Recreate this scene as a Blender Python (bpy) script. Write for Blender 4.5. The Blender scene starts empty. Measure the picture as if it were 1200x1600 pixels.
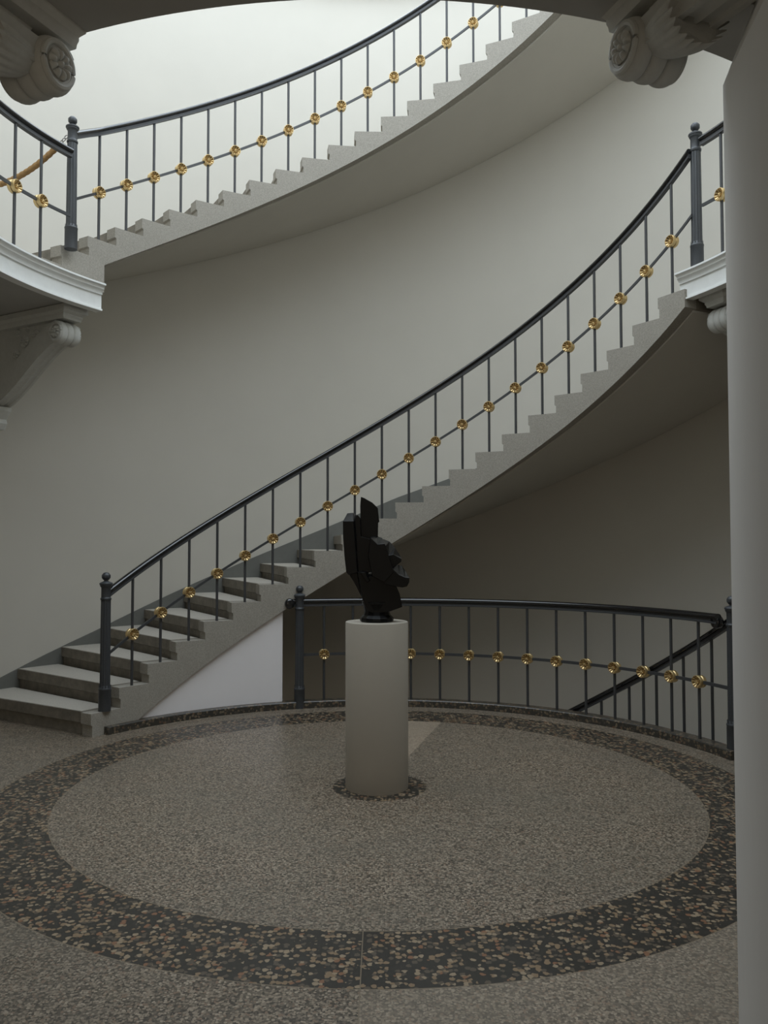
import bpy, bmesh, math, random
from mathutils import Vector, Matrix
sc = bpy.context.scene
col = sc.collection
R_ = math.radians
PI = math.pi
CX, CY = -.06, 5.27                      # centre of the round stairwell
RX, RY = -.03, 5.31                      # centre of the inlaid floor rings
RW = 4.35                                # outer wall radius

# ------------------------------------------------------------------ camera
cam_d = bpy.data.cameras.new('camera'); cam = bpy.data.objects.new('camera', cam_d); col.objects.link(cam)
cam.location = (0, 0, 1.55)
cam.rotation_euler = (R_(90) + .03871, .0008, 0)
cam_d.sensor_fit = 'VERTICAL'; cam_d.sensor_height = 32; cam_d.lens = 32 * 1282.9 / 1600
cam_d.clip_start = .05
sc.camera = cam
# ------------------------------------------------------------------ world, lights, exposure
w = bpy.data.worlds.new('world'); sc.world = w; w.use_nodes = True
w.node_tree.nodes['Background'].inputs[0].default_value = (1.0, .86, .66, 1)
w.node_tree.nodes['Background'].inputs[1].default_value = .42
sc.view_settings.view_transform = 'Standard'; sc.view_settings.look = 'None'
sc.view_settings.gamma = 1; sc.view_settings.exposure = 0
SKY_STRENGTH = 3.5
# ------------------------------------------------------------------ materials
def mat(name, color, rough=.6, metal=0, spec=.5, noise=None, bump=None, coat=0):
    m = bpy.data.materials.new(name); m.use_nodes = True
    nt = m.node_tree; b = nt.nodes['Principled BSDF']
    b.inputs['Base Color'].default_value = (*color, 1); b.inputs['Roughness'].default_value = rough
    b.inputs['Metallic'].default_value = metal; b.inputs['Specular IOR Level'].default_value = spec
    b.inputs['Coat Weight'].default_value = coat
    if noise:
        sc_, amt, det = noise
        tc = nt.nodes.new('ShaderNodeTexCoord'); n = nt.nodes.new('ShaderNodeTexNoise')
        n.inputs['Scale'].default_value = sc_; n.inputs['Detail'].default_value = det; n.inputs['Roughness'].default_value = .65
        mr = nt.nodes.new('ShaderNodeMapRange'); mr.inputs[1].default_value = .3; mr.inputs[2].default_value = .7
        mr.inputs[3].default_value = 1 - amt; mr.inputs[4].default_value = 1 + amt
        mx = nt.nodes.new('ShaderNodeVectorMath'); mx.operation = 'SCALE'; mx.inputs[0].default_value = color
        nt.links.new(tc.outputs['Object'], n.inputs['Vector']); nt.links.new(n.outputs[0], mr.inputs[0])
        nt.links.new(mr.outputs[0], mx.inputs['Scale']); nt.links.new(mx.outputs[0], b.inputs['Base Color'])
    if bump:
        tc = nt.nodes.new('ShaderNodeTexCoord'); n = nt.nodes.new('ShaderNodeTexNoise')
        n.inputs['Scale'].default_value = bump[0]; n.inputs['Detail'].default_value = 4
        bp = nt.nodes.new('ShaderNodeBump'); bp.inputs['Strength'].default_value = bump[1]; bp.inputs['Distance'].default_value = bump[2]
        nt.links.new(tc.outputs['Object'], n.inputs['Vector']); nt.links.new(n.outputs[0], bp.inputs['Height'])
        nt.links.new(bp.outputs[0], b.inputs['Normal'])
    return m
M_wall = mat('wall_plaster', (.55, .52, .46), .9, spec=.15, noise=(1.2, .02, 3), bump=(3, .15, .01))
M_soffit = mat('soffit_plaster', (.55, .52, .46), .9, spec=.15, noise=(2, .02, 3), bump=(2.5, .15, .01))
M_panel = mat('panel_paint', (.80, .765, .76), .8, spec=.2, noise=(3, .015, 3))
M_cornice = mat('cornice_paint', (.82, .825, .80), .55, spec=.35, noise=(14, .03, 3))
M_console = mat('console_stucco', (.56, .56, .53), .7, spec=.25, noise=(30, .05, 4), bump=(40, .2, .004))
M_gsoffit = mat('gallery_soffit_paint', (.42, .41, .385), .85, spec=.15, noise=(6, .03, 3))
M_pier = mat('pier_paint', (.68, .65, .61), .6, spec=.3, noise=(9, .012, 3))
M_stone = mat('step_granite', (.32, .295, .252), .75, spec=.3, noise=(110, .24, 6), bump=(60, .25, .004))
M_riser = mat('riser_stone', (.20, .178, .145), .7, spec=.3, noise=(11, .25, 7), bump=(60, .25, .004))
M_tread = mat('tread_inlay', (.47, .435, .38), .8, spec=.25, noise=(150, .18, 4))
M_base = mat('skirting_paint', (.155, .155, .14), .6, spec=.3, noise=(20, .04, 3))
M_iron = mat('post_iron', (.046, .049, .053), .42, spec=.5, noise=(90, .1, 2))
M_rod = mat('rod_iron', (.046, .047, .049), .45, spec=.5)
M_black = mat('handrail_black', (.008, .008, .009), .16, spec=.6, coat=.4)
M_gold = mat('gilded_brass', (.66, .49, .24), .42, metal=.75)
M_bronze = mat('black_bronze', (.004, .004, .004), .34, spec=.22, bump=(28, .12, .003))
M_ped = mat('pedestal_paint', (.42, .378, .315), .7, spec=.25, noise=(6, .012, 3))
M_rope = mat('rope_velvet', (.30, .17, .06), .7, noise=(80, .25, 3))
M_steel = mat('chain_steel', (.30, .29, .27), .35, metal=1)

def terrazzo(name, rings=True):
    m = bpy.data.materials.new(name); m.use_nodes = True; nt = m.node_tree; N = nt.nodes; L = nt.links
    b = N['Principled BSDF']
    b.inputs['Specular IOR Level'].default_value = .5
    tc = N.new('ShaderNodeTexCoord')
    def vor(scale, warp=.0):
        v = N.new('ShaderNodeTexVoronoi'); v.inputs['Scale'].default_value = scale
        
        if warp:
            n0 = N.new('ShaderNodeTexNoise'); n0.inputs['Scale'].default_value = 70; L.new(tc.outputs['Object'], n0.inputs['Vector'])
            sc0 = N.new('ShaderNodeVectorMath'); sc0.operation = 'SCALE'; sc0.inputs['Scale'].default_value = warp; L.new(n0.outputs['Color'], sc0.inputs[0])
            ad = N.new('ShaderNodeVectorMath'); L.new(tc.outputs['Object'], ad.inputs[0]); L.new(sc0.outputs[0], ad.inputs[1]); L.new(ad.outputs[0], v.inputs['Vector'])
        else: L.new(tc.outputs['Object'], v.inputs['Vector'])
        return v
    def sep(c):
        s = N.new('ShaderNodeSeparateColor'); L.new(c, s.inputs[0]); return s
    def ramp(src, stops, const=True):
        r = N.new('ShaderNodeValToRGB'); r.color_ramp.interpolation = 'CONSTANT' if const else 'LINEAR'
        e = r.color_ramp.elements
        while len(e) < len(stops): e.new(.5)
        for k, (p, c) in enumerate(stops): e[k].position = p; e[k].color = (*c, 1)
        L.new(src, r.inputs[0]); return r
    def mix(f, a, c):
        x = N.new('ShaderNodeMix'); x.data_type = 'RGBA'
        if isinstance(f, float): x.inputs[0].default_value = f
        else: L.new(f, x.inputs[0])
        for i, q in ((6, a), (7, c)):
            if isinstance(q, tuple): x.inputs[i].default_value = (*q, 1)
            else: L.new(q, x.inputs[i])
        return x.outputs[2]
    def math_(op, a, c):
        x = N.new('ShaderNodeMath'); x.operation = op
        for i, q in ((0, a), (1, c)):
            if isinstance(q, (int, float)): x.inputs[i].default_value = q
            else: L.new(q, x.inputs[i])
        return x.outputs[0]
    # light field : tightly packed chips
    v1 = vor(105); s1 = sep(v1.outputs['Color'])
    light = ramp(s1.outputs[0], [(0, (0.055, 0.048, 0.041)), (.17, (0.148, 0.130, 0.107)), (.40, (0.242, 0.210, 0.172)), (.64, (0.304, 0.264, 0.216)), (.82, (0.226, 0.166, 0.126)), (.91, (0.374, 0.332, 0.278))])
    m1 = math_('GREATER_THAN', v1.outputs['Distance'], .66)
    lightc = mix(m1, light.outputs[0], (0.094, 0.081, 0.067))
    # dark band : sparse larger chips in charcoal cement
    v2 = vor(47, .012); s2 = sep(v2.outputs['Color'])
    darkr = ramp(s2.outputs[0], [(0, (0.035, 0.034, 0.031)), (.42, (0.101, 0.086, 0.070)), (.60, (0.234, 0.174, 0.115)), (.80, (0.296, 0.243, 0.178)), (.93, (0.218, 0.120, 0.074))])
    m2 = math_('GREATER_THAN', v2.outputs['Distance'], .57)
    darkc = mix(m2, darkr.outputs[0], (0.033, 0.032, 0.029))
    nz = N.new('ShaderNodeTexNoise'); nz.inputs['Scale'].default_value = 1.1; nz.inputs['Detail'].default_value = 3
    L.new(tc.outputs['Object'], nz.inputs['Vector'])
    nzr = N.new('ShaderNodeMapRange'); nzr.inputs[1].default_value = .38; nzr.inputs[2].default_value = .66; nzr.inputs[4].default_value = .38
    L.new(nz.outputs[0], nzr.inputs[0]); lightc = mix(nzr.outputs[0], lightc, (.145, .140, .122))
    sx = N.new('ShaderNodeSeparateXYZ'); L.new(tc.outputs['Object'], sx.inputs[0])
    dx = math_('SUBTRACT', sx.outputs[0], RX); dy = math_('SUBTRACT', sx.outputs[1], RY)
    r = math_('SQRT', math_('ADD', math_('MULTIPLY', dx, dx), math_('MULTIPLY', dy, dy)), 0)
    if rings:
        inner = math_('MULTIPLY', math_('GREATER_THAN', r, 1.96), math_('LESS_THAN', r, 2.39))
        disc = math_('LESS_THAN', r, .30)
        mask = math_('MAXIMUM', inner, disc)
        ang = math_('ARCTAN2', dy, dx)      # one paler sector of the inner field
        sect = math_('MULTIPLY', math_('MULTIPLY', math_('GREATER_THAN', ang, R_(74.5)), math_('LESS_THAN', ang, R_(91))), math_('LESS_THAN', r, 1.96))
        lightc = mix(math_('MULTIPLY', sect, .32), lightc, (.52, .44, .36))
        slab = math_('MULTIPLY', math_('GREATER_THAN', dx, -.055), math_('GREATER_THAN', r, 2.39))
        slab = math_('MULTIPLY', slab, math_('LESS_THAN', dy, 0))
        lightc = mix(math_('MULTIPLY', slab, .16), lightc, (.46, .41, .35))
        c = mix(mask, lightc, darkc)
        e1 = math_('LESS_THAN', math_('ABSOLUTE', math_('SUBTRACT', r, 1.96), 0), .0025)
        e2 = math_('LESS_THAN', math_('ABSOLUTE', math_('SUBTRACT', r, 2.39), 0), .0025)
        jx = math_('LESS_THAN', math_('ABSOLUTE', math_('ADD', dx, .055), 0), .002)
        jx = math_('MULTIPLY', jx, math_('MULTIPLY', math_('LESS_THAN', dy, 0), math_('GREATER_THAN', r, 1.96)))
        ed = math_('MAXIMUM', math_('MAXIMUM', e1, e2), jx)
        c = mix(ed, c, (.20, .17, .13))
    else:
        c = mix(.5, darkc, (.05, .049, .045))
    wm = N.new('ShaderNodeMix'); wm.data_type = 'RGBA'; wm.blend_type = 'MULTIPLY'; wm.inputs[0].default_value = 1; wm.inputs[7].default_value = (.97, .90, .80, 1)
    L.new(c, wm.inputs[6]); c = wm.outputs[2]
    L.new(c, b.inputs['Base Color'])
    n3 = N.new('ShaderNodeTexNoise'); n3.inputs['Scale'].default_value = 5; n3.inputs['Detail'].default_value = 5
    L.new(tc.outputs['Object'], n3.inputs['Vector'])
    mr = N.new('ShaderNodeMapRange'); mr.inputs[3].default_value = .26; mr.inputs[4].default_value = .44
    L.new(n3.outputs[0], mr.inputs[0]); L.new(mr.outputs[0], b.inputs['Roughness'])
    return m
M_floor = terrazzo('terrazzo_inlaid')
M_curb = terrazzo('terrazzo_dark', False)
M_sky = bpy.data.materials.new('skylight_glass'); M_sky.use_nodes = True
nt = M_sky.node_tree; nt.nodes.clear(); em = nt.nodes.new('ShaderNodeEmission'); o_ = nt.nodes.new('ShaderNodeOutputMaterial')
em.inputs[0].default_value = (.82, .925, 1.02, 1); em.inputs[1].default_value = SKY_STRENGTH; nt.links.new(em.outputs[0], o_.inputs[0])

# ------------------------------------------------------------------ helpers
ORG = {}
def tag(o, label=None, cat=None, group=None, kind=None):
    if label: o['label'] = label
    if cat: o['category'] = cat
    if group: o['group'] = group
    if kind: o['kind'] = kind
    return o
def thing(name, loc, label, cat, group=None):
    o = bpy.data.objects.new(name, None); col.objects.link(o); o.location = loc; o.empty_display_size = .2
    ORG[o] = Vector(loc); return tag(o, label, cat, group)
def origin(p): return ORG.get(p, Vector((0, 0, 0))) if p else Vector((0, 0, 0))
class MB:
    def __init__(s): s.v = []; s.f = []
    def add(s, vs, fs):
        n = len(s.v); s.v += [tuple(x) for x in vs]; s.f += [tuple(i + n for i in f) for f in fs]; return s
    def sweep(s, st, caps=True, closed=False):
        k = len(st[0]); vs = [p for q in st for p in q]; fs = []; n = len(st)
        for a in range(n if closed else n - 1):
            b = (a + 1) % n
            for j in range(k): fs.append((a*k + j, a*k + (j+1) % k, b*k + (j+1) % k, b*k + j))
        if caps and not closed: fs += [tuple(range(k))[::-1], tuple((n-1)*k + j for j in range(k))]
        return s.add(vs, fs)
    def lathe(s, prof, n=24, c=(0, 0, 0), fl=None):
        st = []
        for r, z in prof:
            st.append([(c[0] + r*(1 if not fl else fl(a, r, z))*math.cos(a), c[1] + r*(1 if not fl else fl(a, r, z))*math.sin(a), c[2] + z) for a in [2*PI*j/n for j in range(n)]])
        return s.sweep(st)
    def box(s, a, b):
        x0, y0, z0 = a; x1, y1, z1 = b
        return s.sweep([[(x0, y0, z0), (x1, y0, z0), (x1, y1, z0), (x0, y1, z0)], [(x0, y0, z1), (x1, y0, z1), (x1, y1, z1), (x0, y1, z1)]])
    def tube(s, pts, r, n=8, closed=False):
        pts = [Vector(p) for p in pts]; st = []; N = len(pts)
        for i, p in enumerate(pts):
            if closed: t = pts[(i+1) % N] - pts[i-1]
            else: t = pts[min(i+1, N-1)] - pts[max(i-1, 0)]
            t.normalize(); a = Vector((0, 0, 1)).cross(t)
            if a.length < 1e-3: a = Vector((1, 0, 0))
            a.normalize(); b = t.cross(a); rr = r(i) if callable(r) else r
            st.append([p + a*rr*math.cos(2*PI*j/n) + b*rr*math.sin(2*PI*j/n) for j in range(n)])
        return s.sweep(st, closed=closed)
    def build(s, name, m, parent=None, smooth=None, bevel=None, local=False):
        me = bpy.data.meshes.new(name); og = Vector((0, 0, 0)) if local else origin(parent)
        me.from_pydata([Vector(v) - og for v in s.v], [], s.f)
        bm = bmesh.new(); bm.from_mesh(me); bmesh.ops.remove_doubles(bm, verts=bm.verts, dist=1e-6)
        bmesh.ops.recalc_face_normals(bm, faces=bm.faces); bm.to_mesh(me); bm.free()
        if smooth is not None:
            me.polygons.foreach_set('use_smooth', [True]*len(me.polygons)); me.set_sharp_from_angle(angle=R_(smooth))
        me.materials.append(m)
        o = bpy.data.objects.new(name, me); col.objects.link(o)
        if parent: o.parent = parent
        if not local: ORG[o] = og
        if bevel:
            md = o.modifiers.new('bevel', 'BEVEL'); md.width = bevel; md.segments = 2; md.limit_method = 'ANGLE'; md.angle_limit = R_(35)
        return o
def pol(R, th, z): return (CX + R*math.cos(th), CY + R*math.sin(th), z)
def arc(prof, a0, a1, n=None, mb=None):
    """cross-section (R,z) swept through degrees a0..a1"""
    n = n or max(2, int(abs(a1 - a0)/1.5)); mb = mb or MB()
    st = [[pol(r, R_(a0 + (a1-a0)*i/n), z) for r, z in prof] for i in range(n+1)]
    if abs(abs(a1-a0) - 360) < 1e-6: return mb.sweep(st[:-1], closed=True)
    return mb.sweep(st)
def place(src, parent, loc, rz=0, scale=None):
    o = src.copy(); col.objects.link(o); o.parent = parent
    o.location = Vector(loc) - (origin(parent)); o.rotation_euler = (0, 0, rz); return o

# flights: index u -> angle, tread height (baluster u stands in the middle of tread u)
class Flight:
    def __init__(s, n, t, z): s.n, s.t, s.z = n, t, z
    def th(s, u): q = u/s.n; return s.t[0] + s.t[1]*q + s.t[2]*q*q + s.t[3]*q**3
    def tz(s, u): q = u/s.n; return s.z[0] + s.z[1]*q + s.z[2]*q*q + s.z[3]*q**3
    def u_at(s, deg):
        lo, hi = -12., 34.
        for _ in range(50):
            m_ = (lo+hi)/2
            if math.degrees(s.th(m_)) > deg: lo = m_
            else: hi = m_
        return lo
LOW = Flight(21, (2.4488, -2.1352, .156, -.0816), (.356, 3.5201, -.5609, .4077))
UP = Flight(16, (2.5282, -1.4935, .0487, -.0326), (4.1419, 2.5902, -.167, .0791))
DOWN = Flight(1, (R_(122.3), -R_(5.7), 0, 0), (-2.88, .16, 0, 0))
def lerp(x, xs, ys):
    if x <= xs[0]: return ys[0]
    for i in range(len(xs)-1):
        if x <= xs[i+1]: return ys[i] + (ys[i+1]-ys[i])*(x-xs[i])/(xs[i+1]-xs[i])
    return ys[-1]
low_s = lambda u: max(.0, LOW.tz(u) - lerp(u, [0, 9, 16, 21], [.325, .30, .275, .235]))
up_s = lambda u: UP.tz(u) - .222
down_s = lambda u: DOWN.tz(u) - .30

# ------------------------------------------------------------------ the setting
def struct(o): o['kind'] = 'structure'; return o
def outer(th):
    d = math.degrees(th) % 360
    if d <= 215 or d >= 325: return RW - .01
    c, s_ = math.cos(th), math.sin(th); r = 99
    if c > .01: r = min(r, (3.50 - CX)/c)
    if c < -.01: r = min(r, (-3.62 - CX)/c)
    if s_ < -.01: r = min(r, (-3 - CY)/s_)
    return r
fl = MB(); K = 360; top = []; bot = []
for i in range(K):
    th = 2*PI*i/K; d = i*360/K
    r = 2.70 if 15.2 < d < 146.5 else outer(th)
    top.append(pol(r, th, 0)); bot.append(pol(r, th, -.22))
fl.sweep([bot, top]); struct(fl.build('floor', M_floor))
# curved wall: lower storey open towards the camera side, upper storeys full round
wl = MB(); st = []
path = [(-3.66, -3.0, -1, 0)] + [(CX + RW*math.cos(R_(a)), CY + RW*math.sin(R_(a)), math.cos(R_(a)), math.sin(R_(a))) for a in [214 - i*1.5 for i in range(167)]] + [(3.54, -3.0, 1, 0)]
for x, y, nx, ny in path: st.append([(x, y, -3.2), (x + nx*.2, y + ny*.2, -3.2), (x + nx*.2, y + ny*.2, 3.72), (x, y, 3.72)])
wl.sweep(st); arc([(RW, 3.72), (RW + .2, 3.72), (RW + .2, 8.18), (RW, 8.18)], 0, 360, 240, wl)
struct(wl.build('wall_back', M_wall, smooth=30))
struct(MB().sweep([[pol(RW + .2, 2*PI*i/64, z) for i in range(64)] for z in (-3.4, -3.2)]).build('floor_basement', M_base))
# ceiling with its round skylight
cm = arc([(4.22, 8.18), (RW + .2, 8.18), (RW + .2, 8.3), (4.22, 8.3)], 0, 360, 120); struct(cm.build('ceiling', M_wall))
sk = MB().sweep([[pol(4.24, 2*PI*i/96, z) for i in range(96)] for z in (8.22, 8.26)]); struct(sk.build('window_1', M_sky))
# ceiling of the lobby the camera stands in
lc = MB(); st = []
for k in range(61):
    x = -3.64 + 7.16*k/60; y = CY - math.sqrt(max((RW + .02)**2 - (x - CX)**2, 0)) if abs(x - CX) < 3.6 else 2.8
    st.append([(x, -3, 3.49), (x, y, 3.49), (x, y, 3.70), (x, -3, 3.70)])
lc.sweep(st)
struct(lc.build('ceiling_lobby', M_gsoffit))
# pier at the right with its slanting top corner
def pier():
    m = MB(); e = Vector((1.097, 2.6)); f = Vector((.486, .90)); 
    def quad(off, z, off2=None, z2=None):
        z2 = z if z2 is None else z2; off2 = off if off2 is None else off2
        return [(e.x + off, e.y, z), (f.x + off2, f.y, z2), (1.6, f.y, z2), (1.6, e.y, z)]
    return m.sweep([quad(0, 0), quad(0, 3.03, 0, 2.28), quad(.107, 3.297, .41, 3.297), quad(.107, 3.298, .41, 3.298)])
struct(pier().build('wall_right', M_pier, bevel=.006))
# white wall under the lower flight
m = MB(); st = []
for i in range(41):
    a = 109.5 + (142.3 - 109.5)*i/40; u = LOW.u_at(a); zz = max(.0, low_s(u)) - .001
    st.append([pol(2.70, R_(a), 0), pol(2.82, R_(a), 0), pol(2.82, R_(a), zz), pol(2.70, R_(a), zz)])
struct(m.sweep(st).build('wall_left', M_panel, smooth=30))
# low kerb round the floor edge
kb = arc([(2.62, 0), (2.74, 0), (2.74, .064), (2.627, .064), (2.62, .057)], 14.6, 146.3)
struct(kb.build('trim_1', M_curb, smooth=30))
# skirting following the stair on the outer wall
m = MB(); st = []
for i in range(121):
    a = 22 + i*1.1
    zt = lerp(a, [22, 87.2, 98.1, 108.9, 121.3, 132.2, 145.1, 155], [LOW.tz(21)+.12, 2.09, 1.74, 1.405, 1.01, .655, .285, .15])
    zb = max(0, low_s(LOW.u_at(a)) + .03)
    st.append([pol(RW - .018, R_(a), zb), pol(RW + .01, R_(a), zb), pol(RW + .01, R_(a), zt), pol(RW - .018, R_(a), zt)])
struct(m.sweep(st).build('baseboard_back', M_base, smooth=30))

# ------------------------------------------------------------------ stairs
def stairs(name, F, i0, i1, Ri, soff, label, label_step=None, zmin=None, ucut=None, block=True):
    p = pol(Ri, F.th(i0), F.tz(i0) - .17)
    t = thing(name, p, label, 'staircase')
    for i in range(i0, i1 + 1):
        z = F.tz(i) if not (F is LOW and i == -1) else .186
        zp = F.tz(i-1) if i > i0 else (zmin if zmin is not None else z - .17)
        if F is LOW and i == 0: zp = .186
        m = MB()
        def bottom(us):
            out = []
            for u in us:
                b = soff(u)
                if zmin is not None and ucut is not None and u <= ucut: b = zmin
                out.append((u, b))
            return out
        def prof(off):
            rec = off + .055
            hn = .088
            a = [(i - .5 + off, z), (i - .5 + off, z - hn), (i - .5 + rec, z - hn - .010), (i - .5 + rec, zp)]
            us = [i - .5 + rec, i, i + .56]
            if ucut is not None and us[0] < ucut < us[-1]: us = sorted([x for x in us if abs(x-ucut) > .02] + [ucut, ucut + .001])
            bt = bottom(us)
            if bt[0][1] < zp - 1e-3: a += [bt[0]]
            a += bt[1:] if bt[0][1] < zp - 1e-3 else [q for q in bt[1:]]
            a += [(i + .56, z)]
            return a
        def solid(off, ra, rb, dz=0):
            pr = prof(off)
            m.sweep([[pol(r, F.th(u), max(zz, zmin if zmin is not None else -99)) for u, zz in pr] for r in (ra, rb)])
        solid(0, Ri, Ri + .12); o_s = m.build('step', M_stone, t)
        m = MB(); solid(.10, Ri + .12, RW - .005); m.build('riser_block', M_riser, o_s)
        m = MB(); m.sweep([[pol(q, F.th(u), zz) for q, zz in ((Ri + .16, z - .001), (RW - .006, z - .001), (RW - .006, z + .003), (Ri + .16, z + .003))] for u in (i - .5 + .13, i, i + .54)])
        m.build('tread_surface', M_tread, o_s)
    u0 = max(i0 - .4, ucut if ucut is not None else -99); st = []
    n = 90
    for k in range(n + 1):
        u = u0 + (i1 + .5 - u0)*k/n; zz = soff(u)
        if zmin is not None and zz < zmin + .03: continue
        st.append([pol(Ri + .10, F.th(u), zz + .005), pol(Ri + .10, F.th(u), zz - .018), pol(RW - .002, F.th(u), zz - .018), pol(RW - .002, F.th(u), zz + .005)])
    o = MB().sweep(st).build('soffit', M_soffit, t, smooth=30); o['label'] = 'smooth plastered underside'
    return t
stairs('staircase', LOW, -1, 20, 2.67, low_s, 'grey stone curved staircase rising from the terrazzo floor at left to the gallery at right', zmin=0.0)
stairs('staircase', UP, -2, 20, 2.88, up_s, 'upper grey stone curved staircase rising from the left gallery end, seen from below', zmin=3.70, ucut=.12)
stairs('staircase', DOWN, 0, 17, 2.76, down_s, 'dark staircase going down to the basement behind the kerb railing')

# ------------------------------------------------------------------ gallery
cen = (CX, CY - 2.7, 3.47)
gal = thing('gallery_balcony', cen, 'round first floor gallery slab with white moulded edge around the stairwell', 'balcony')
prof = [(2.635, 3.69), (2.635, 3.676), (2.652, 3.668), (2.658, 3.655), (2.658, 3.648), (2.672, 3.636), (2.682, 3.618), (2.682, 3.607), (2.694, 3.603), (2.694, 3.492), (2.688, 3.488), (2.680, 3.486), (2.680, 3.472), (2.76, 3.472), (2.76, 3.69)]
o = arc(prof, 147.6, 386.2).build('cornice', M_cornice, gal, smooth=35); o['label'] = 'white moulded cornice along the gallery edge'
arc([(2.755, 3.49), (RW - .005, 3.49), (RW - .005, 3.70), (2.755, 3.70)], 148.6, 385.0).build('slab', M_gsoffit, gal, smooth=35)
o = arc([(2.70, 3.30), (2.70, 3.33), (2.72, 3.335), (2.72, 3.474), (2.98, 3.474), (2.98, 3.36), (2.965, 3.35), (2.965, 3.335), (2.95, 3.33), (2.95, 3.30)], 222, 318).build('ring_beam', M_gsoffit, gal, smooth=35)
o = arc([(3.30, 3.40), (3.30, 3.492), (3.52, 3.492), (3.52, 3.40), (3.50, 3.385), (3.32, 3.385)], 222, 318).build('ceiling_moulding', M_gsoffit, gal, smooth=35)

# ------------------------------------------------------------------ consoles
def petals_disc(m, c, ax, up, r, h, n=10, lobes=True):
    """flower relief: centre button plus a ring of raised petals on a disc facing ax"""
    ax = Vector(ax).normalized(); up = Vector(up).normalized(); sd = ax.cross(up); c = Vector(c)
    def P(rr, a, hh): return c + up*(rr*math.cos(a)) + sd*(rr*math.sin(a)) + ax*hh
    NA = n*6; rad = [0, .12, .2, .26, .34, .5, .68, .84, .95, 1.0]
    st = []
    for q in rad:
        row = []
        for j in range(NA):
            a = 2*PI*j/NA; w = abs(math.cos(n*a/2))
            if q < .22: hh = h*(1.0 - (q/.24)**2*.5)
            elif q < .3: hh = h*.25
            else:
                e = 1 - ((q - .64)/.42)**2
                hh = h*(.2 + .75*max(e, 0)*w**.6)
            rr = r*q*(1 if q < .8 else (.86 + .14*w**.5))
            row.append(P(rr, a, hh))
        st.append(row)
    st.append([P(r*.86, 2*PI*j/NA, -h*.3) for j in range(NA)])
    m.sweep(st)
def console(ang, R0, z0, s, ztop, label, leg, leafy=False):
    """local frame: x inward (towards the well), y along the tangent, z up; origin at the scroll centre"""
    a = R_(ang); inn = Vector((-math.cos(a), -math.sin(a), 0)); tan = Vector((-inn.y, inn.x, 0)); c = Vector(pol(R0, a, z0))
    t = thing('console_bracket', pol(R0, a, z0 - .1), label, 'bracket', 'scroll brackets under the gallery')
    def W(x, y, z): return c + inn*x*s + tan*y*s + Vector((0, 0, z*s))
    hw = .105
    # scroll roll with three rounded lobes
    m = MB(); st = []
    for k in range(37):
        y = -hw + 2*hw*k/36; q = abs(math.sin(3*PI*(k/36.)))**.45
        rr = .098*(.84 + .16*q)
        st.append([W(rr*math.cos(b)*1.0, y, rr*math.sin(b)*1.12) for b in [2*PI*j/40 for j in range(40)]])
    m.sweep(st)
    for sy in (-1, 1):   # raised rim on each end
        for (rm, rt, turns) in ((.074, .013, 1.0),):
            m.tube([W(rm*math.cos(b), sy*(hw + .002), rm*1.12*math.sin(b)) for b in [2*PI*j/40 for j in range(40)]], rt*s, 8, closed=True)
        pts = []
        for j in range(50):
            b = .6 + j*.2; rm = .088 - .0011*j
            pts.append(W(rm*math.cos(b), sy*(hw + .004), rm*1.1*math.sin(b)))
        m.tube(pts, .007*s, 6)
    m.build('scroll', M_console, t, smooth=40)
    for sy in (-1, 1):
        m = MB(); petals_disc(m, W(.004, sy*hw, 0), tan*sy, Vector((0, 0, 1)), .058*s, .028*s, 9)
        m.build('rosette', M_console, t, smooth=50)
    # moulded cap block carried by the scroll
    m = MB(); zt = (ztop - z0)/s
    g = .55 if leafy else 1.0
    lv = [(.10, .085, .118), (.10, .100, .118), (.10, .104, .135), (.10 + .01*g, .104 + .008*g, .15), (.10 + .01*g, .104 + .008*g, .165), (.10 + .025*g, .104 + .02*g, .175), (.10 + .05*g, .104 + .036*g, .19), (.10 + .05*g, .104 + .036*g, max(zt, .20))]
    lv = [(xf, hy, zz) for xf, hy, zz in lv]
    st = [[W(-1.25/s, -hy, zz), W(xf, -hy, zz), W(xf, hy, zz), W(-1.25/s, hy, zz)] for xf, hy, zz in lv]
    m.sweep(st).build('cap_beam', M_console, t, smooth=30)
    # leg: S curved band falling back to the wall
    dx, dz = leg; pts = []
    for k in range(25):
        q = k/24.; x = -.02 - dx*q; z = .02 - dz*(q*q*(3 - 2*q)*.55 + q*.45); pts.append((x, z))
    m = MB(); st = []
    for k, (x, z) in enumerate(pts):
        th_ = (.050 if leafy else .10) + .02*math.sin(k/24.*PI)
        sec = []
        for y, d in ((-.085, -th_), (-.085, th_), (-.065, th_), (-.055, th_-.016), (.055, th_-.016), (.065, th_), (.085, th_), (.085, -th_), (.06, -th_), (.05, -th_+.012), (.02, -th_+.012), (0, -th_), (-.02, -th_+.012), (-.05, -th_+.012), (-.06, -th_)):
            sec.append(W(x, y, z + d))
        st.append(sec)
    m.sweep(st).build('leg', M_console, t, smooth=35)
    # recessed web panel between beam and leg with flower reliefs
    m = MB(); up_, lo = [], []
    poly = [(-.06, .13)] + [(x, z) for x, z in pts[2:]] + [(pts[-1][0], .13)]
    m.sweep([[W(x, y, z) for x, z in poly] for y in (-.045, .045)])
    m.build('web', M_console, t)
    for sy in (-1, 1):
        m = MB()
        for fx, fz, fr in ((-.34, .02, .055), (-.50, -.02, .06), (-.62, -.13, .05), (-.45, .09, .03), (-.60, .07, .04)):
            if -fx < dx - .05: petals_disc(m, W(fx, sy*.045, fz), tan*sy, Vector((0, 0, 1)), fr*s, .03*s, 8)
        if m.v: m.build('flower_relief', M_console, t, smooth=50)
    # fluted leaf wrapped round the leg behind the scroll
    m = MB(); st = []
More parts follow.
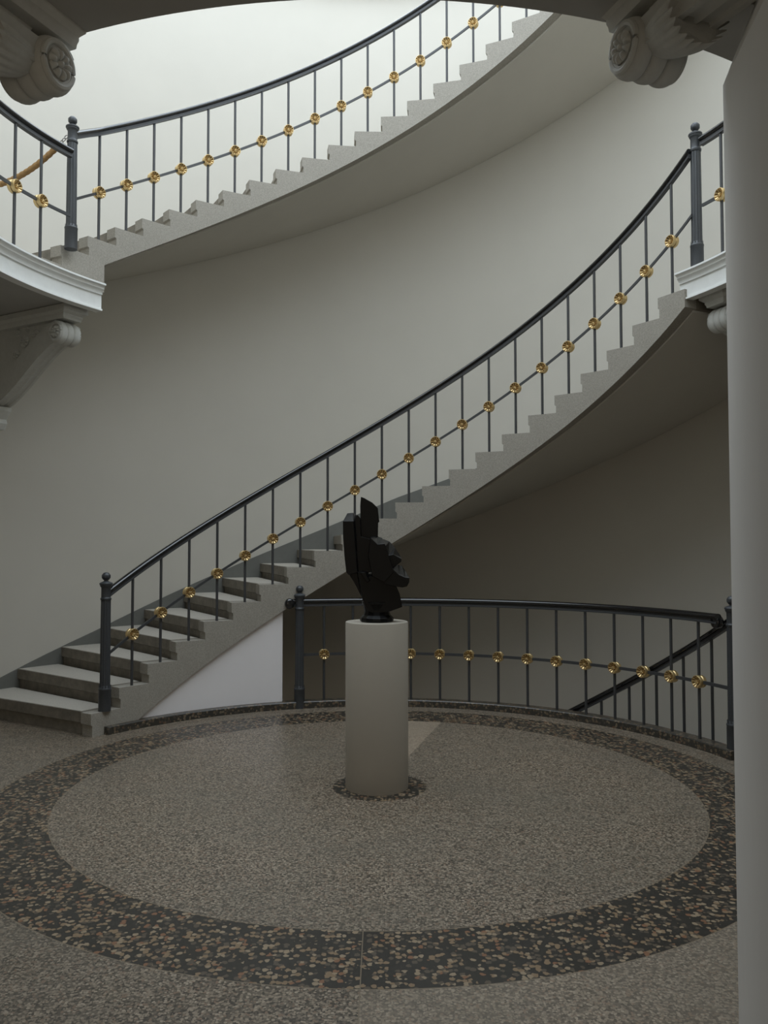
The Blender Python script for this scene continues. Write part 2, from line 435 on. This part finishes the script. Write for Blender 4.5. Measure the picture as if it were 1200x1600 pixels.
    for k in range(15 if leafy else 0):
        q = k/14.; x = -.05 - .22*q; zc = lerp(-x, [-p[0] for p in pts], [p[1] for p in pts]) - .01; row = []
        for j in range(97):
            b = PI*(1.0 + j/96.); fl_ = 1 + .045*math.cos(j/96.*2*PI*12)*(.4 + q)
            ry = (.072 + .045*math.sin(q*PI*.55))*fl_; rz_ = (.062 + .062*math.sin(q*PI*.55))*fl_
            row.append(W(x - .018*math.cos(j/96.*2*PI*12)*q, ry*math.cos(b), zc + rz_*math.sin(b)))
        row += [W(x, .05, zc), W(x, -.05, zc)]
        st.append(row)
    if leafy: m.sweep(st).build('leaf', M_console, t, smooth=40)
    # corbel at the foot
    m = MB(); fx, fz = pts[-1]
    lv = [(.05, .06, fz - .30), (.07, .07, fz - .24), (.06, .065, fz - .20), (.10, .09, fz - .12), (.10, .09, fz - .08)]
    st = [[W(fx - .10, -hy, zz), W(fx + xf, -hy, zz), W(fx + xf, hy, zz), W(fx - .10, hy, zz)] for xf, hy, zz in lv]
    m.sweep(st).build('corbel', M_console, t)
    return t
console(151.0, 2.93, 3.275, .88, 3.485, 'scroll bracket under the left end of the white gallery edge, leg slanting down', (.95, .55))
console(21.2, 2.90, 3.29, .88, 3.485, 'scroll bracket under the right gallery end, half hidden by the grey pier', (.95, .55))
console(-113.0, 2.81, 3.130, .86, 3.31, 'large dark scroll bracket hanging at the top left corner, closest to the viewer', (1.3, .06), True)
console(-71.0, 2.82, 3.140, .87, 3.31, 'large scroll bracket with fluted leaf hanging at the top right beside the pier', (1.3, .06), True)

# ------------------------------------------------------------------ ironwork prototypes
def rosette_mesh():
    m = MB(); NA = 132; r = .049
    prof = [(.0, .0), (.004, 0)]
    for sgn in (1, -1):
        st = []
        for q in (0, .06, .12, .15, .18, .24, .30, .34, .38, .46, .56, .66, .76, .83, .87, .90, .94, .98, 1.0, 1.001, 1.0, .88):
            row = []; last = len(st)
            for j in range(NA):
                a = 2*PI*j/NA; w = abs(math.cos(5*a)); w2 = abs(math.cos(7*a/2)); rr = q
                if last == 20: hh = .006
                elif last == 21: hh = 0
                elif last == 19: hh = .024
                elif q <= .12: hh = .029 - q*.03
                elif q <= .15: hh = .018
                elif q <= .34: hh = .014 + .012*w2**.5*(1 if q < .33 else .2)
                elif q <= .38: hh = .004
                elif q < .87: hh = .006 + (.008 + .020*(q - .38)/.5)*(1 if w > .62 else (w/.62)**3)
                elif q < .9: hh = .006 if w < .68 else .027; rr = q
                else: hh = .031 - (.004 if q > .97 else 0)
                row.append((rr*r*math.cos(a), -sgn*hh, rr*r*math.sin(a)))
            st.append(row)
        m.sweep(st)
    return m
def newel_parts(h=1.125):
    k = h/1.125
    fl = lambda a, r, z: 1 - .075*abs(math.sin(a*7)) ** .6
    lower = MB()
    lower.lathe([(.001, 0), (.050, 0), (.050, .168*k), (.052, .172*k), (.052, .182*k), (.046, .190*k), (.044, .200*k), (.041, .206*k), (.001, .206*k)], 28)
    for j in range(12):   # little leaf tips above the foot collar
        a = 2*PI*j/12; lower.add([(.047*math.cos(a+d), .047*math.sin(a+d), z*k) for d, z in ((-.2, .185), (.2, .185), (0, .215))] + [(.038*math.cos(a), .038*math.sin(a), .19*k)], [(0, 1, 2), (0, 1, 3), (1, 2, 3), (0, 2, 3)])
    shaft = MB().lathe([(.001, .20*k), (.0415, .20*k), (.0405, .50*k), (.039, .905*k), (.001, .905*k)], 112, fl=fl)
    cap = MB().lathe([(.001, .90*k), (.042, .90*k), (.044, .905*k), (.044, .915*k), (.039, .92*k), (.038, .93*k), (.038, 1.0*k), (.041, 1.005*k), (.046, 1.012*k), (.048, 1.018*k), (.048, 1.024*k), (.053, 1.028*k), (.053, 1.037*k), (.048, 1.042*k), (.030, 1.050*k), (.018, 1.056*k), (.015, 1.064*k), (.001, 1.064*k)], 32)
    fin = MB(); st = []
    for i in range(15):
        t = PI*i/14; z = 1.0925*k - .034*math.cos(t); row = []
        for j in range(36):
            a = 2*PI*j/36; b = 1 + .07*math.cos(6*a + 9*t)*math.cos(6*a - 9*t)*(1 if .15 < t/PI < .97 else 0)
            row.append(((.002 + .033*math.sin(t))*b*math.cos(a), (.002 + .033*math.sin(t))*b*math.sin(a), z))
        st.append(row)
    fin.sweep(st)
    return lower, shaft, cap, fin
P_ros = None
def rail_sweep(pts, prof):
    """prof in (sideways, up); sections stay upright"""
    pts = [Vector(p) for p in pts]; st = []
    for i, p in enumerate(pts):
        t = pts[min(i+1, len(pts)-1)] - pts[max(i-1, 0)]; sd = Vector((-t.y, t.x, 0)).normalized()
        st.append([p + sd*x + Vector((0, 0, y)) for x, y in prof])
    return MB().sweep(st)
H_PROF = [(.030*math.cos(b)*(1.0), .053 + .023*math.sin(b)) for b in [2*PI*j/16 for j in range(16)]]
H_PROF = [(x*1.05, y) for x, y in H_PROF]
B_PROF = [(-.019, 0), (.019, 0), (.019, .012), (.012, .018), (.012, .034), (-.012, .034), (-.012, .018), (-.019, .012)]
ros_proto = {}
def railing(name, label, base, rail_pts, mid_pts, balusters, newels, group=None, rad=.0118, knob=None):
    """balusters: (R, theta, z0, z1, zmid or None); newels: (R, theta, z, height)"""
    t = thing(name, base, label, 'railing', group)
    rail_sweep(rail_pts, H_PROF).build('handrail', M_black, t, smooth=50)
    rail_sweep(rail_pts, B_PROF).build('rail_bar', M_rod, t, smooth=30)
    if mid_pts: rail_sweep(mid_pts, [(-.006, -.0125), (.006, -.0125), (.006, .0125), (-.006, .0125)]).build('cross_bar', M_rod, t, smooth=30)
    first = {}
    for R, th, z0, z1, zm in balusters:
        key = round(z1 - z0, 3)
        x, y, _ = pol(R, th, 0)
        if key not in first:
            m = MB().lathe([(.001, -.004), (rad*1.0, -.004), (rad, z1 - z0 + .004), (.001, z1 - z0 + .004)], 12)
            o = m.build('baluster', M_rod, t, smooth=40, local=True); first[key] = o
            o.location = Vector((x, y, z0)) - origin(t); o.rotation_euler = (0, 0, th)
        else: place(first[key], t, (x, y, z0), th)
        if zm is not None:
            if 'r' not in ros_proto:
                o = rosette_mesh().build('rosette', M_gold, t, smooth=38, local=True); ros_proto['r'] = o; ros_proto['m'] = o.data
                o['label'] = 'gilded flower medallion'
            else:
                o = ros_proto['r'].copy(); col.objects.link(o); o.parent = t
            o.location = Vector((x, y, zm)) - origin(t); o.rotation_euler = (0, 0, th + PI/2 + PI*0)
    for R, th, z, h in newels:
        lo, sh, ca, fi = newel_parts(h)
        x, y, _ = pol(R, th, 0)
        def put(mb, nm, par, loc):
            o = mb.build(nm, M_iron, par, smooth=40, local=True); o.location = loc; return o
        body = MB(); body.add(sh.v, sh.f)
        n = put(body, 'newel_post', t, Vector((x, y, z)) - origin(t)); n.rotation_euler = (0, 0, th)
        put(lo, 'foot', n, (0, 0, 0)); put(ca, 'capital', n, (0, 0, 0)); put(fi, 'finial', n, (0, 0, 0))
    if knob:
        for R, th, z in knob:
            c = Vector(pol(R, th, z)); rd = Vector((math.cos(th), math.sin(th), 0)); m = MB()
            tg = Vector((-rd.y, rd.x, 0))
            st = []
            for q, hh in ((.001, .036), (.6, .036), (.85, .030), (1, .018), (1, -.018), (.85, -.030), (.6, -.036), (.001, -.036)):
                st.append([c + tg*(.045*q*math.cos(b)) + Vector((0, 0, .05*q*math.sin(b))) + rd*hh for b in [2*PI*j/24 for j in range(24)]])
            m.sweep(st).build('rail_scroll', M_black, t, smooth=50)
    return t
def frange(a, b, n): return [a + (b-a)*i/n for i in range(n+1)]

# railing of the lower flight
RB = 2.695; zb, zm_ = .9008, .431
rp = [pol(RB, LOW.th(u), LOW.tz(u) + zb) for u in frange(-.93, 20.75, 110)]
mp = [pol(RB, LOW.th(u), LOW.tz(u) + zm_) for u in frange(-.95, 20.8, 110)]
bal = [(RB, LOW.th(i), LOW.tz(i) - .004, LOW.tz(i) + zb, LOW.tz(i) + zm_) for i in range(21)]
railing('stair_railing', 'iron railing with gilt rosettes climbing the lower stone stair, round-topped post on the first step', pol(RB, LOW.th(-1), .186), rp, mp, bal,
        [(2.69, LOW.th(-.96), .186, 1.13), (2.745, R_(23.4), 3.70, 1.17)])
# railing of the upper flight
RU = 2.921; zb, zm_ = .9256, .426
rp = [pol(lerp(u, [-1.4, 0], [2.80, RU]), UP.th(u), UP.tz(u) + zb) for u in frange(-1.30, 20.5, 110)]
mp = [pol(lerp(u, [-1.4, 0], [2.80, RU]), UP.th(u), UP.tz(u) + zm_) for u in frange(-1.30, 20.5, 110)]
bal = [(RU, UP.th(i), UP.tz(i) - .004, UP.tz(i) + zb, UP.tz(i) + zm_) for i in range(21)]
railing('stair_railing', 'iron railing with pale rosettes climbing the upper stair against the bright wall', pol(2.8, R_(152.3), 3.94), rp, mp, bal,
        [(2.815, R_(152.0), 3.945, 1.10)])
# gallery railings
def gal_rail(label, a0, a1, angs):
    rp = [pol(2.75, R_(a), 4.66) for a in frange(a0, a1, 40)]; mp = [pol(2.75, R_(a), 4.187) for a in frange(a0, a1, 40)]
    bal = [(2.75, R_(a), 3.698, 4.66, 4.187) for a in angs]
    railing('gallery_railing', label, pol(2.75, R_(angs[0]), 3.70), rp, mp, bal, [], 'gallery railings')
gal_rail('iron gallery railing at the left edge above the white cornice, two rosettes showing', 153.4, 205, [159.75 + 5.75*i for i in range(8)])
gal_rail('iron gallery railing at the right running behind the grey pier', 22.2, -14, [17.9 - 5.75*i for i in range(6)])
# railing on the kerb
FAR = Flight(14, (1.764, -1.4443, -.0514, .0291), (.0636, 0, 0, 0))
rp = [pol(2.68, R_(a), .0605 + .8925) for a in frange(108.0, 18.6, 90)]
mp = [pol(2.68, R_(a), .0605 + .436) for a in frange(106.2, 15.9, 90)]
bal = [(2.68, FAR.th(i), .060, .0605 + .8925, .0605 + .436) for i in range(14)]
railing('kerb_railing', 'level iron railing with gilt rosettes standing on the dark kerb behind the pedestal', pol(2.68, R_(60), .06), rp, mp, bal,
        [(2.655, R_(106.2), 0.0, 1.155), (2.70, R_(15.9), .062, 1.105)], knob=[(2.66, R_(108.3), .985), (2.70, R_(19.3), .965)])
# basement handrail
zr = lambda a: .047 + .0282*(50.8 - a) - .035
rp = [pol(2.78, R_(a), zr(a)) for a in frange(110, 17.5, 80)]
bal = [(2.78, R_(a), zr(a) - .90, zr(a), None) for a in [39.5 + 5.65*k for k in range(12)] + [33.95, 28.35, 22.4]]
railing('basement_railing', 'black handrail with plain iron bars slanting down behind the kerb railing at right', pol(2.78, R_(20), 0), rp, None, bal, [])

# ------------------------------------------------------------------ rope barrier at the upper stair
A = Vector(pol(2.83, R_(152.6), 4.885)); B = Vector(pol(RW - .02, R_(157.5), 4.90))
rb = thing('rope_barrier', A, 'brown rope hanging by a small chain from the top left post, sagging across the stair', 'rope')
def cat(q): p = A.lerp(B, q); p.z -= 4*.36*q*(1-q); return p
m = MB(); pts = [cat(.075 + .845*k/160.) for k in range(161)]
m.tube(pts, lambda i: .021*(1 + .2*abs(math.sin(i*.62))), 10).build('rope', M_rope, rb, smooth=60)
for qa, qb in ((0.005, .075), (.92, .99)):
    m = MB(); n = 5
    for k in range(n):
        c = cat(qa + (qb-qa)*(k+.5)/n); d = (cat(qb) - cat(qa)).normalized(); s_ = Vector((0, 0, 1)).cross(d).normalized(); u_ = d.cross(s_)
        e = s_ if k % 2 else u_; L_ = (cat(qb) - cat(qa)).length/n
        m.tube([c + d*(L_*.62*math.cos(b)) + e*(.013*math.sin(b)) for b in [2*PI*j/14 for j in range(14)]], .0035, 6, closed=True)
    m.build('chain', M_steel, rb, smooth=60)

# ------------------------------------------------------------------ pedestal and sculpture
px, py = -.047, 5.31
pd = MB().lathe([(.001, 0), (.200, 0), (.201, .004), (.201, 1.046), (.199, 1.05), (.001, 1.05)], 96, (px, py, 0)).build('pedestal', M_ped, smooth=35)
tag(pd, 'plain off-white cylindrical pedestal standing on the dark disc in the terrazzo floor', 'pedestal')
sz = 1.05
sp = thing('sculpture', (px, py, sz), 'black angular abstract bronze sculpture standing on the white round pedestal', 'sculpture')
def pt(x, y, d):
    """outline point read off the sculpture (in its own units) -> metres about the foot"""
    k = .000642
    return (px + .0 + (x - 563)*k, py + d, sz + (1462 - y)*k*1.0)
m = MB()
def chunk(fr, bk, yf, yb):
    m.sweep([[pt(x, y, yf) for x, y in fr], [pt(x, y, yb) for x, y in bk]])
# tall left block, rounded sloping top
chunk([(228, 458), (335, 458), (352, 700), (372, 965), (285, 992), (262, 965), (243, 800), (230, 620)],
      [(262, 372), (322, 366), (392, 420), (415, 960), (330, 1000), (280, 965), (262, 800), (250, 600)], -.085, .045)
chunk([(330, 455), (372, 392), (398, 425), (408, 610), (520, 640), (560, 960), (420, 975), (360, 960)],
      [(300, 440), (350, 385), (395, 420), (412, 620), (520, 640), (560, 960), (400, 975), (340, 960)], -.05, .03)
# tall back blade
chunk([(403, 208), (440, 222), (520, 268), (575, 322), (585, 425), (592, 462), (578, 470), (575, 640), (400, 700), (396, 300)],
      [(418, 225), (450, 240), (520, 285), (565, 330), (575, 430), (575, 462), (570, 470), (570, 640), (420, 700), (412, 300)], .0, .085)
# central block with light sloping top
chunk([(505, 625), (572, 688), (645, 682), (700, 850), (735, 960), (640, 1060), (520, 1000), (480, 800)],
      [(500, 602), (560, 600), (620, 625), (690, 830), (700, 960), (640, 1040), (520, 1000), (470, 800)], -.125, .02)
# upper right wedge
chunk([(650, 700), (682, 800), (728, 787), (812, 835), (808, 862), (745, 908), (690, 930), (640, 860)],
      [(625, 632), (690, 655), (748, 720), (815, 828), (808, 850), (740, 900), (680, 920), (620, 800)], -.07, .07)
# lower right lobe with rounded end
chunk([(722, 930), (782, 987), (842, 1012), (888, 1018), (886, 1058), (862, 1102), (820, 1112), (760, 1105), (640, 1080), (600, 980), (660, 900)],
      [(735, 915), (775, 893), (818, 902), (850, 950), (884, 1010), (855, 1085), (810, 1100), (750, 1090), (640, 1060), (610, 960), (680, 900)], -.12, .03)
# leaning trunk
chunk([(372, 955), (470, 1010), (560, 1000), (700, 1040), (760, 1108), (792, 1182), (818, 1308), (700, 1350), (560, 1372), (482, 1352), (425, 1240)],
      [(300, 985), (420, 965), (560, 950), (700, 1000), (750, 1100), (780, 1180), (800, 1300), (720, 1330), (560, 1360), (500, 1330), (430, 1210)], -.08, .09)
chunk([(290, 992), (372, 955), (398, 962), (480, 1050), (560, 1240), (482, 1350), (433, 1255), (352, 1092)],
      [(300, 990), (372, 955), (420, 965), (500, 1050), (560, 1240), (500, 1330), (440, 1245), (362, 1092)], -.055, .06)
chunk([(398, 962), (452, 965), (492, 1048), (470, 1068)], [(410, 940), (470, 950), (520, 1040), (500, 1060)], -.11, .0)
m.build('figure', M_bronze, sp, bevel=.005)
m = MB(); prof8 = [(.001, 0), (.104, 0), (.109, .012), (.108, .026), (.088, .044), (.080, .07), (.092, .115), (.10, .13), (.001, .13)]
m.lathe(prof8, 14, (px, py, sz)).build('foot', M_bronze, sp, bevel=.003)
